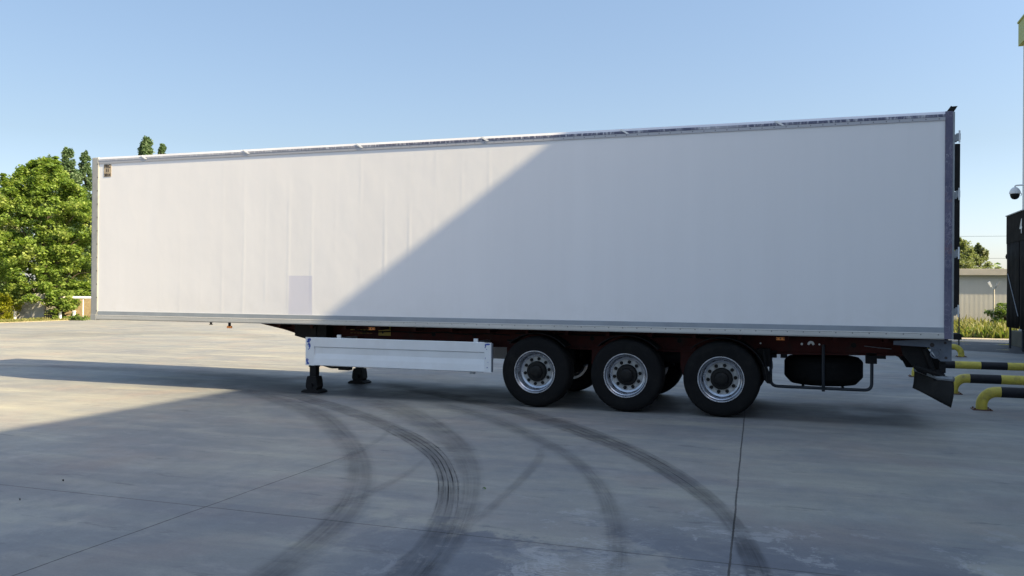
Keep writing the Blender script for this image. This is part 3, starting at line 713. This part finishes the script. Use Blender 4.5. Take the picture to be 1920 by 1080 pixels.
# rear underside
for s in (0, 1):
    f = (lambda y: y) if not s else (lambda y: W-y)
    def pr(bm, pts, y0, y1): a, b = sorted((f(y0), f(y1))); prism(bm, pts, a, b)
    bm = bmesh.new()
    pr(bm, [(13.36, 1.125), (13.675, 1.125), (13.675, .86), (13.55, .855), (13.50, .90), (13.42, 1.03), (13.0, 1.05), (13.0, 1.10)], .15, .162)
    lathe(bm, [(.050, -.012), (.066, -.012), (.066, .004), (.050, .004), (.050, -.012)], (13.49, f(.14), .955), 20); rb = mesh_obj('rear_bracket', bm, 'plate', T)
    bm = bmesh.new()
    for hx, hz, r_ in ((13.45, 1.06, .028), (13.60, 1.09, .018), (13.61, .90, .018), (13.545, 1.0, .008)):
        a = f(.149); lathe(bm, [(.0003, 0), (r_, 0)], (hx, a if not s else a, hz), 10)
    mesh_obj('bolt_hole', bm, 'ink', rb, split=True)
    bm = bmesh.new()
    pr(bm, [(13.13, .91), (13.30, .70), (13.40, .66), (13.62, .72), (13.60, .86), (13.5, .9), (13.4, 1.02), (13.1, 1.03)], .30, .34)
    pr(bm, [(13.20, .90), (13.34, .62), (13.46, .62), (13.46, .90)], .55, .62)
    tube(bm, [(13.25, f(.2), .78), (13.60, f(.2), .66)], .03, 8); tube(bm, [(13.38, f(.25), 1.0), (13.52, f(.25), .60)], .035, 8)
    box(bm, 13.54, 13.62, min(f(.22), f(.38)), max(f(.22), f(.38)), .70, .84, .01); mesh_obj('underrun_support', bm, 'black', T)
    if s: continue
    bm = bmesh.new()
    n = 10; rows = []
    for j in range(9):
        v = j/8; row = []
        for i in range(n+1):
            u = i/n
            xt, zt = 13.28+.41*u, .715-.075*u-.02*math.sin(u*6)
            xb, zb = 13.255+.41*u, .475-.195*u**1.1
            x = xt*(1-v)+xb*v+.012*math.sin(v*3); z = zt*(1-v)+zb*v
            y = .40-.30*u+.035*math.sin(u*5+1)+.03*math.sin(v*4+u*3)
            row.append(bm.verts.new((x, f(y), z)))
        rows.append(row)
    for j in range(8):
        for i in range(n): bm.faces.new((rows[j][i], rows[j][i+1], rows[j+1][i+1], rows[j+1][i]))
    mf = mesh_obj('mud_flap', bm, 'flap', T, True); md = mf.modifiers.new('s', 'SOLIDIFY'); md.thickness = .008
    bm = bmesh.new(); tube(bm, [(13.27, f(.40), .715), (13.42, f(.32), .675), (13.53, f(.20), .64), (13.69, f(.09), .64)], .018, 8, radii=[.014, .024, .03, .034]); mesh_obj('flap_holder', bm, 'hinge', mf)
bm = bmesh.new(); box(bm, 13.50, 13.60, .2, W-.2, .62, .74, .02); mesh_obj('underrun_bar', bm, 'black', T)
bm = bmesh.new(); box(bm, 13.55, 13.66, .3, W-.3, .95, 1.13, .01); mesh_obj('rear_cross_member', bm, 'black', T)

# ------------------------------------------------------------ guide rails
def guide_rail(x, y, length, label, flip=1):
    e = empty('guide_rail', (x, y, 0))
    tag(e, label, 'guide rail', 'yellow and black wheel guide rails by the loading dock')
    r = .078; h = .27; rb = .20
    path = [(0, 0, .0), (0, 0, h-rb)]
    for k in range(1, 9):
        a = math.pi/2*k/8; path.append((flip*(rb-rb*math.cos(a)), 0, h-rb+rb*math.sin(a)))
    # elbow
    bm = bmesh.new(); tube(bm, path+[(flip*.25, 0, h)], r, 18); o = mesh_obj('elbow', bm, 'yellow', e, True)
    x0 = .25; k = 0; segs = []
    while x0 < length-.3:
        x1 = min(x0+.47, length-.25); bm = bmesh.new(); tube(bm, [(flip*x0, 0, h), (flip*x1, 0, h)], r, 18)
        o = mesh_obj('rail_section', bm, 'blackp' if k % 2 == 0 else 'yellow', e, True); o['label'] = 'black painted rail section' if k % 2 == 0 else 'yellow painted rail section'
        x0 = x1; k += 1
    end = [(flip*(length-p[0]*flip if flip > 0 else length+p[0]*-1*-1), 0, p[2]) for p in path]
    end = [(flip*(length-abs(p[0])), 0, p[2]) for p in path]
    bm = bmesh.new(); tube(bm, end+[(flip*(length-.25), 0, h)], r, 18); mesh_obj('elbow', bm, 'yellow', e, True)
    for px_ in (0, flip*length):
        bm = bmesh.new(); box(bm, px_-.13, px_+.13, -.12, .12, .0005, .012, .003)
        pl = mesh_obj('base_plate', bm, 'rust', e)
        bm = bmesh.new()
        for a in (-.1, .1):
            for b in (-.09, .09): lathe(bm, [(.012, .0115), (.012, .03), (.0003, .031)], (px_+a, b, 0), 6, axis='z')
        mesh_obj('anchor_bolt', bm, 'rust', pl)
    return e
guide_rail(14.40, 2.37, 3.6, 'yellow and black tube guide rail nearest the camera')
guide_rail(14.33, 4.45, 3.6, 'yellow and black guide rail directly behind the nearest one')
guide_rail(14.08, 7.47, 3.7, 'third guide rail from the camera, its left foot behind the hanging mud flap')
guide_rail(15.93, 14.0, 1.9, 'farthest guide rail, short, its yellow elbow behind the trailer rear edge', -1)

# ------------------------------------------------------------ warehouse on the right
BX, BY = 18.98, 21.7
Bd = empty('warehouse', (BX, BY, 0)); tag(Bd, 'pale clad warehouse with olive green fascia at the right edge', 'building')
def child(o): 
    o.parent = Bd; o.matrix_parent_inverse = Matrix.Translation((-BX, -BY, 0)); return o
bm = bmesh.new(); box(bm, BX, 60, -60, BY, 0, 10.5); child(mesh_obj('wall', bm, 'wall'))
bm = bmesh.new(); box(bm, BX-.13, 60.1, -60.1, BY+.12, 10.30, 11.10, .01); box(bm, BX-.16, 60.2, -60.2, BY+.15, 11.09, 11.15); child(mesh_obj('fascia', bm, 'green'))
bm = bmesh.new(); box(bm, BX-.09, BX+.3, -60, BY+.05, 0.004, .5); child(mesh_obj('plinth', bm, 'wallc'))
for yb in (6.0, 11.5, 17.15):
    bm = bmesh.new(); box(bm, BX-.03, BX+.05, yb-1.3, yb+1.3, 1.1, 4.0); child(mesh_obj('dock_door', bm, 'alu'))
# dock shelter number 4
S = empty('dock_shelter', (BX, 17.15, 0)); tag(S, 'black curtain dock shelter marked 4 beside the warehouse wall', 'dock shelter')
def sc(o): o.parent = S; o.matrix_parent_inverse = Matrix.Translation((-BX, -17.15, 0)); return o
SXf = 17.95; ya, yb = 15.4, 18.9
bm = bmesh.new(); box(bm, SXf, SXf+.04, ya, yb, 3.3, 4.17, .01); sc(mesh_obj('header_curtain', bm, 'tarp'))
for y0, y1 in ((ya, ya+1.74), (yb-1.74, yb)):
    bm = bmesh.new()
    n = 12; A = []
    for k in range(n+1):
        y = y0+(y1-y0)*k/n; d = .02*math.sin(k*1.7)
        A.append([bm.verts.new((SXf+.02+d*(1-z/4), y+(.03*math.sin(z*2) if k in (0, n) else 0), z)) for z in (.67, 1.3, 2., 2.7, 3.3)])
    for k in range(n):
        for j in range(4): bm.faces.new((A[k][j], A[k+1][j], A[k+1][j+1], A[k][j+1]))
    o = sc(mesh_obj('side_curtain', bm, 'tarp', None, True)); o.modifiers.new('s', 'SOLIDIFY').thickness = .01
for y in (ya, yb):
    bm = bmesh.new(); box(bm, SXf+.045, BX, y-.02, y+.02, .69, 4.14); sc(mesh_obj('side_panel', bm, 'tarp'))
bm = bmesh.new(); prism(bm, [(SXf-.02, 4.17), (SXf-.02, 4.20), (BX, 4.26), (BX, 4.17)], ya-.04, yb+.04); sc(mesh_obj('shelter_roof', bm, 'hinge'))
bm = bmesh.new(); box(bm, BX-.25, BX-.2, ya+.05, yb-.05, .7, 4.1); sc(mesh_obj('inner_back', bm, 'tarp'))
for y in (yb-.14, ya+.14, 17.1):
    bm = bmesh.new(); tube(bm, [(SXf+.1, y, 0.004), (SXf+.1, y, .75)], .035, 8); sc(mesh_obj('support_post', bm, 'darksteel'))
bm = bmesh.new(); tube(bm, [(SXf-.012, 18.6, 2.35), (SXf-.012, 17.2, 1.05)], .012, 6); sc(mesh_obj('stay_rod', bm, 'hinge'))
bm = bmesh.new(); prism(bm, [(18.9, 2.98), (19.03, 2.90), (18.9, 2.82)], SXf, SXf+.05, 'x'); sc(mesh_obj('rope_hook', bm, 'black'))
RW = Matrix.Rotation(-math.pi/2, 4, 'Z') @ R90
o = sc(text_obj('number', '4', .62, 'alu', (SXf-.006, 16.93, 3.70), RW, None, .002, .004))
# concrete ramp block beyond the shelter
bm = bmesh.new(); box(bm, 18.42, BX-.1, 19.0, 20.6, .005, .5, .02); tag(mesh_obj('concrete_block', bm, 'oldconc'), 'low grey concrete block beneath the far side of the dock shelter', 'block')
# cctv camera
K = empty('security_camera', (BX, 20.6, 5.3)); tag(K, 'white dome security camera on an arm above the dock shelter', 'security camera')
def kc(o): o.parent = K; o.matrix_parent_inverse = Matrix.Translation((-BX, -20.6, -5.3)); return o
kp = at(1903, 362, (at(1903, 362, 1)-CAM).length and 28.3)
kx, ky, kz = kp
bm = bmesh.new(); tube(bm, fillet([(BX, ky-.25, kz+.23), (kx+.2, ky-.1, kz+.25), (kx, ky, kz+.25), (kx, ky, kz+.1)], .05), .025, 8); kc(mesh_obj('arm', bm, 'white', None, True))
bm = bmesh.new(); lathe(bm, [(.0005, .20), (.06, .19), (.12, .14), (.165, .05), (.17, -.02), (.15, -.03), (.0005, -.03)], (kx, ky, kz), 24, axis='z'); kc(mesh_obj('housing', bm, 'white', None, True))
bm = bmesh.new(); lathe(bm, [(.14, -.02), (.145, -.07), (.12, -.15), (.07, -.20), (.0005, -.215)], (kx, ky, kz), 24, axis='z'); kc(mesh_obj('dome', bm, 'hub', None, True))
bm = bmesh.new(); tube(bm, [(kx+.17, ky, kz), (kx+.2, ky, kz-.04), (kx+.17, ky, kz-.1)], .012, 6); kc(mesh_obj('bracket', bm, 'white'))

# ------------------------------------------------------------ fence on the right
Fn = empty('metal_fence', (20, 35.5, 0)); tag(Fn, 'tall beige corrugated metal fence behind the weeds', 'fence')
def fc(o): o.parent = Fn; o.matrix_parent_inverse = Matrix.Translation((-20, -35.5, 0)); return o
bm = bmesh.new()
n = 800; xs = np.linspace(4, 46, n+1); prev = None
for k, x in enumerate(xs):
    y = 35.5+(.0012 if (k % 4) in (0, 1) else -.0012)
    cur = [bm.verts.new((x, y, z)) for z in (0, 2.9)]
    if prev: bm.faces.new((prev[0], cur[0], cur[1], prev[1]))
    prev = cur
o = fc(mesh_obj('corrugated_sheet', bm, 'fence')); o.modifiers.new('s', 'SOLIDIFY').thickness = .01
bm = bmesh.new(); box(bm, 4, 46, 35.28, 35.72, 2.62, 2.94, .015); fc(mesh_obj('capping', bm, 'fencecap'))
# floodlight pole
lp = at(1863, 627, 38.5); lx, ly = lp.x, lp.y
P_ = empty('floodlight_pole', (lx, ly, 0)); tag(P_, 'thin pale pole with a tilted floodlight in front of the metal fence', 'lamp post')
bm = bmesh.new(); tube(bm, [(0, 0, 0), (0, 0, 1.95)], .035, 8); mesh_obj('pole', bm, 'fencecap', P_)
for s_ in (-1, 1):
    bm = bmesh.new(); tube(bm, [(0, 0, 1.9), (s_*.14, 0, 2.1)], .02, 6); prism(bm, [(s_*.07, 2.05), (s_*.14, 2.0), (s_*.26, 2.22), (s_*.17, 2.28)], -.07, .07); mesh_obj('floodlight', bm, 'white' if s_ < 0 else 'hinge', P_)

# ------------------------------------------------------------ vegetation
def unit(n):
    v = rng.normal(size=(n, 3)); return v/np.linalg.norm(v, axis=1, keepdims=True)
def leaves(centers, size, upbias=.6, aspect=.7, jitter=.35):
    n = len(centers); nr = unit(n); nr[:, 2] = np.abs(nr[:, 2])+upbias; nr /= np.linalg.norm(nr, axis=1, keepdims=True)
    a = np.cross(nr, unit(n)); a /= np.linalg.norm(a, axis=1, keepdims=True); b = np.cross(nr, a)
    s = size*(1+jitter*rng.uniform(-1, 1, n))[:, None]
    c = centers
    # a kite shaped leaf, slightly folded down at its tip
    V = np.stack([c-a*s*.5, c-b*s*.5*aspect+a*s*.05, c+a*s*.55-nr*s*.12, c+b*s*.5*aspect+a*s*.05], 1)
    return V
def clumps(cent, rad, per, flat=.6):
    out = []
    for c, r in zip(cent, rad):
        d = unit(per)*(rng.uniform(0, 1, per)**.45)[:, None]*r; d[:, 2] *= flat; out.append(c+d)
    return np.concatenate(out)
def branches(bm, base, height, tips, r0, trunk_top=.7, seg=7):
    top = base+Vector((.1, .1, height*trunk_top))
    path = [base, base+Vector((.05, 0, height*.2)), base+Vector((0, .08, height*.45)), top]
    tube(bm, path, r0, seg, radii=[r0*1.25, r0, r0*.7, r0*.2])
    for t in tips:
        t = Vector(t); f = min(.85, max(.15, (t.z-base.z)/height*.75-.05)); s = base.lerp(top, f)
        mid = s.lerp(t, .5)+Vector((0, 0, .06*height))
        rr = r0*(1-f)*.42+.015
        tube(bm, [s, mid, t], rr, 5, radii=[rr, rr*.6, rr*.2], cap=False)
def tree(name, label, cat, base, height, halfw, leaf, leafsize, nclump, per, r0, z0f=.08, shape='round', group=None, clr=.16, flat=.6, up=.6):
    base = Vector(base); e = empty(name, base); tag(e, label, cat, group)
    C, Rr = [], []
    while len(C) < nclump:
        t = rng.uniform(0, 1); a = rng.uniform(0, 2*math.pi)
        if shape == 'round': prof = min(1, .6+1.6*t)*(1 if t < .55 else 1-((t-.55)/.45)**1.35*.85)
        elif shape == 'column': prof = min(1, 3.2*t+.25)*min(1, (1-t)*3.6+.12)**.8
        elif shape == 'low': prof = min(1, 2.5*t+.55)*math.sqrt(max(.02, 1-t**1.8))
        lob = 1+.24*math.sin(3*a+5*t+base.x)+.16*math.sin(7*a+11*t)+.12*math.sin(13*t*math.pi)
        r = halfw*prof*lob*rng.uniform(.25, 1)**.45
        C.append((r*math.cos(a), r*math.sin(a), height*(z0f+(1-z0f)*t))); Rr.append(halfw*clr*rng.uniform(.6, 1.5)*(0.6+.4*prof))
    if shape == 'round':            # leaders that break the outline at the top
        for k in range(9):
            a = rng.uniform(0, 2*math.pi); r0_ = halfw*rng.uniform(.05, .75); zt = height*(1.045-.16*(r0_/halfw)**1.5*1.6+rng.uniform(-.02, .02))
            for j in range(6):
                C.append((r0_*math.cos(a)*(1-.03*j), r0_*math.sin(a)*(1-.03*j), zt-j*height*.022)); Rr.append(halfw*(.045+.016*j))
    C = np.array(C); Rr = np.array(Rr)
    P = clumps(C, Rr, per, flat)
    quads_obj('crown', leaves(P, leafsize, up), leaf, e)
    bm = bmesh.new(); branches(bm, Vector((0, 0, 0)), height, C[rng.choice(len(C), min(34, len(C)), replace=False)], r0); mesh_obj('trunk', bm, 'bark', e, True)
    return e
def ground_at(px, D):
    p = at(px, 540, D); return (p.x, p.y, -.05)
tree('broadleaf_tree', 'large bright green leafy tree beside the trailer front', 'tree', ground_at(84, 46.5), 8.6, 2.75, 'leafA', .16, 760, 90, .07, .10, clr=.13, flat=.6, up=.5)
tree('broadleaf_tree', 'pale yellowish green tree cut off by the left edge of the photo', 'tree', ground_at(-22, 54), 8.4, 2.3, 'leafC', .24, 240, 55, .12, .10, clr=.17)
tree('broadleaf_tree', 'dark green tree filling the gaps behind the middle of the large bright tree', 'tree', ground_at(70, 60), 8.2, 3.4, 'leafB', .26, 300, 50, .12, .05, clr=.17)
tree('broadleaf_tree', 'dull green tree behind the large bright tree, next to the trailer corner', 'tree', ground_at(190, 58), 7.9, 2.9, 'leafB', .24, 300, 50, .12, .05, clr=.17)
for px, D, h, hw, lab in ((125, 88, 16.0, 1.05, 'left poplar rising behind the large bright tree'), (156, 92, 16.3, .8, 'narrow right poplar between the bright tree and the trailer corner'),
                          (272, 95, 18.3, 1.12, 'taller left poplar whose top shows above the trailer roof'), (303, 97, 18.0, .8, 'smaller right poplar whose top shows above the trailer roof'),
                          (92, 90, 15.3, 1.1, 'leftmost poplar, its tip barely above the bright tree crown')):
    tree('poplar_tree', 'dark green '+lab, 'tree', ground_at(px, D), h, hw, 'leafB', .22, 260, 75, .16, .06, 'column', 'poplars in the distance on the left', clr=.34, flat=1.3, up=.1)
tree('olive_tree', 'pale green round tree above the metal fence, next to the trailer doors', 'tree', ground_at(1800, 58), 5.3, 1.35, 'leafC', .12, 190, 80, .12, .2, clr=.28)
tree('olive_tree', 'smaller pale green tree above the metal fence, right of the other', 'tree', ground_at(1836, 59), 5.0, 1.0, 'leafC', .12, 150, 80, .10, .2, clr=.26)
tree('hedge_shrub', 'yellow green clipped shrub at the left edge beside the grey wall', 'shrub', ground_at(4, 44.5), 1.35, .75, 'leafD', .06, 120, 110, .04, .03, 'low', clr=.3)
tree('leafy_bush', 'green bush under the large tree by the white posts', 'shrub', ground_at(115, 45), 1.5, .8, 'leafA', .15, 60, 40, .03, .05, 'low', clr=.3)
tree('small_plant', 'small green weed at the yard edge beside the trailer corner', 'plant', ground_at(148, 43.4), .3, .45, 'weedg', .07, 30, 30, .01, .05, 'low', clr=.3)
tree('leafy_bush', 'bright green bush at the right end of the weeds by the dock shelter', 'shrub', ground_at(1884, 38.5), 1.35, .7, 'weedg', .08, 70, 70, .03, .03, 'low', clr=.3)
# weeds in front of the right fence: uncountable
def weeds(name, x0, x1, y0, y1, h0, h1, n, mat, wid=.03):
    x = rng.uniform(x0, x1, n); y = y0+(y1-y0)*rng.uniform(0, 1, n)
    hh = rng.uniform(h0, h1, n)*(.45+.5*np.sin(x*1.7+y*.9)**2+.35*np.sin(x*5.3-y*1.7)**2)
    lean = rng.normal(size=(n, 2))*.42*hh[:, None]; a = rng.uniform(0, math.pi, n); w_ = wid*rng.uniform(.6, 1.6, n)
    dx, dy = np.cos(a)*w_, np.sin(a)*w_
    b = np.stack([x, y, np.full(n, -.05)], 1); t = b+np.stack([lean[:, 0], lean[:, 1], hh], 1); m = b*.45+t*.55
    d = np.stack([dx, dy, np.zeros(n)], 1)
    V = np.stack([b-d*.5, m-d*.7, t, m+d*.7], 1)
    o = quads_obj(name, V, mat); return o
o = weeds('roadside_weeds', 12, 34, 25.3, 35.2, .15, .62, 30000, 'weed', .05); tag(o, 'dry yellow green weeds in front of the metal fence', 'weeds', kind='stuff')
o = weeds('roadside_grass', -26.2, -23.35, 8, 27, .04, .17, 22000, 'weed', .03); tag(o, 'short green and dry grass strip along the left yard edge', 'grass', kind='stuff')
o = weeds('green_undergrowth', 12, 34, 25.4, 33, .1, .42, 26000, 'weedg', .08); tag(o, 'green undergrowth between the dry weeds', 'undergrowth', kind='stuff')
# far hazy tree line hidden mostly behind the trailer
tl = []
for k in range(420):
    x = rng.uniform(-160, 160); y = 190+rng.uniform(-8, 8); tl.append((x, y, rng.uniform(.5, 6.)))
o = quads_obj('distant_tree_line', leaves(clumps(np.array(tl), np.full(420, 3.2), 34, .8), 1.2, .2), 'leafB'); tag(o, 'distant dark tree line on the horizon', 'tree line', kind='stuff')

# ------------------------------------------------------------ left background
bm = bmesh.new(); a, b = at(28, 600, 45.6), at(82, 600, 45.6)
def slab(bm, a, b, th, z0, z1):
    a = Vector((a.x, a.y, 0)); b = Vector((b.x, b.y, 0)); d = (b-a).normalized(); nn = Vector((-d.y, d.x, 0))*th
    vs = [(a), (b), (b+nn), (a+nn)]
    A = [bm.verts.new((v.x, v.y, z0)) for v in vs]; B = [bm.verts.new((v.x, v.y, z1)) for v in vs]
    bm.faces.new(A); bm.faces.new(B[::-1])
    for i in range(4): bm.faces.new((A[i], B[i], B[(i+1) % 4], A[(i+1) % 4]))
slab(bm, a, b, .2, -.05, 1.35); tag(mesh_obj('rendered_wall', bm, 'wallc'), 'grey rendered wall under the large tree', 'wall')
bm = bmesh.new(); slab(bm, at(104, 600, 47), at(230, 600, 47), .06, -.05, 1.05); tag(mesh_obj('reed_fence', bm, 'reed'), 'brown reed screen fence behind the white barrier pipe', 'fence')
BP = empty('barrier', tuple(ground_at(105, 45.2))); tag(BP, 'white horizontal barrier pipe on thin posts beside the trailer front corner', 'barrier')
def bpc(o): o.parent = BP; o.matrix_parent_inverse = Matrix.Translation(-BP.location); return o
a, b = at(104, 563, 45.2), at(215, 563, 45.2); bm = bmesh.new(); tube(bm, [(a.x, a.y, 1.13), (b.x, b.y, 1.13)], .07, 8); bpc(mesh_obj('pipe', bm, 'white', None, True))
for px in (105, 156, 212):
    g_ = at(px, 563, 45.2); bm = bmesh.new(); tube(bm, [(g_.x, g_.y, -.05), (g_.x, g_.y, 1.1)], .025, 6); bpc(mesh_obj('post', bm, 'white'))
for px, h, lab in ((28, .42, 'short white post at the left end of the grey wall'), (113, .42, 'short white post next to the black crates, left one'), (139, .45, 'short white post nearest the trailer front corner')):
    g_ = at(px, 563, 44.6); e = empty('white_post', (g_.x, g_.y, -.05)); tag(e, lab, 'post', 'short white posts at the left yard edge')
    bm = bmesh.new(); box(bm, -.05, .05, -.05, .05, 0, h, .01); mesh_obj('shaft', bm, 'white', e)
    bm = bmesh.new(); box(bm, -.07, .07, -.07, .07, h, h+.05, .01); mesh_obj('cap', bm, 'white', e)
for px, lab in ((91, 'black plastic crate left of the white post'), (103, 'black plastic crate touching the white post')):
    g_ = at(px, 563, 44.9); e = empty('plastic_crate', (g_.x, g_.y, -.05)); tag(e, lab, 'crate', 'black crates under the tree')
    bm = bmesh.new(); box(bm, -.16, .16, -.12, .12, 0, .03)
    for z in (.12, .21, .30): box(bm, -.16, .16, -.12, -.10, z, z+.05); box(bm, -.16, .16, .10, .12, z, z+.05); box(bm, -.16, -.14, -.10, .10, z, z+.05); box(bm, .14, .16, -.10, .10, z, z+.05)
    mesh_obj('slatted_body', bm, 'black', e)
    bm = bmesh.new()
    for u in (-.162, .142):
        for v in (-.122, .102): box(bm, u, u+.02, v, v+.02, .03, .36)
    mesh_obj('corner_post', bm, 'black', e)

# small debris on the concrete
def leaf_litter(px, py, s, lab, name='dead_leaf', cat='leaf', mat='bark'):
    g_ = G(px, py); bm = bmesh.new(); n = 7; c = bm.verts.new((g_.x, g_.y, .02)); vs = []
    for k in range(n):
        a = 2*math.pi*k/n; r = s*(1 if k % 2 else .6); vs.append(bm.verts.new((g_.x+r*math.cos(a), g_.y+r*.6*math.sin(a), .008+.01*(k % 3))))
    for k in range(n): bm.faces.new((c, vs[k], vs[(k+1) % n]))
    tag(mesh_obj(name, bm, mat), lab, cat)
leaf_litter(908, 919, .022, 'small dark leaf lying between two tyre marks', mat='leafB')
leaf_litter(37, 940, .009, 'tiny dark pebble on the concrete near the left edge of the photo', 'pebble', 'pebble', 'black')
leaf_litter(118, 904, .013, 'small curled dark leaf on the concrete at left', mat='black')
# overhead cables far right
for z, lab in ((6.9, 'upper thin overhead cable right of the distant trees'), (4.9, 'lower thin overhead cable just above the metal fence')):
    bm = bmesh.new(); pts = [(8+k*4, 75, z+.25*((k-6)/6)**2) for k in range(13)]; tube(bm, pts, .012, 5)
    tag(mesh_obj('overhead_cable', bm, 'black'), lab, 'cable', 'overhead cables on the right')
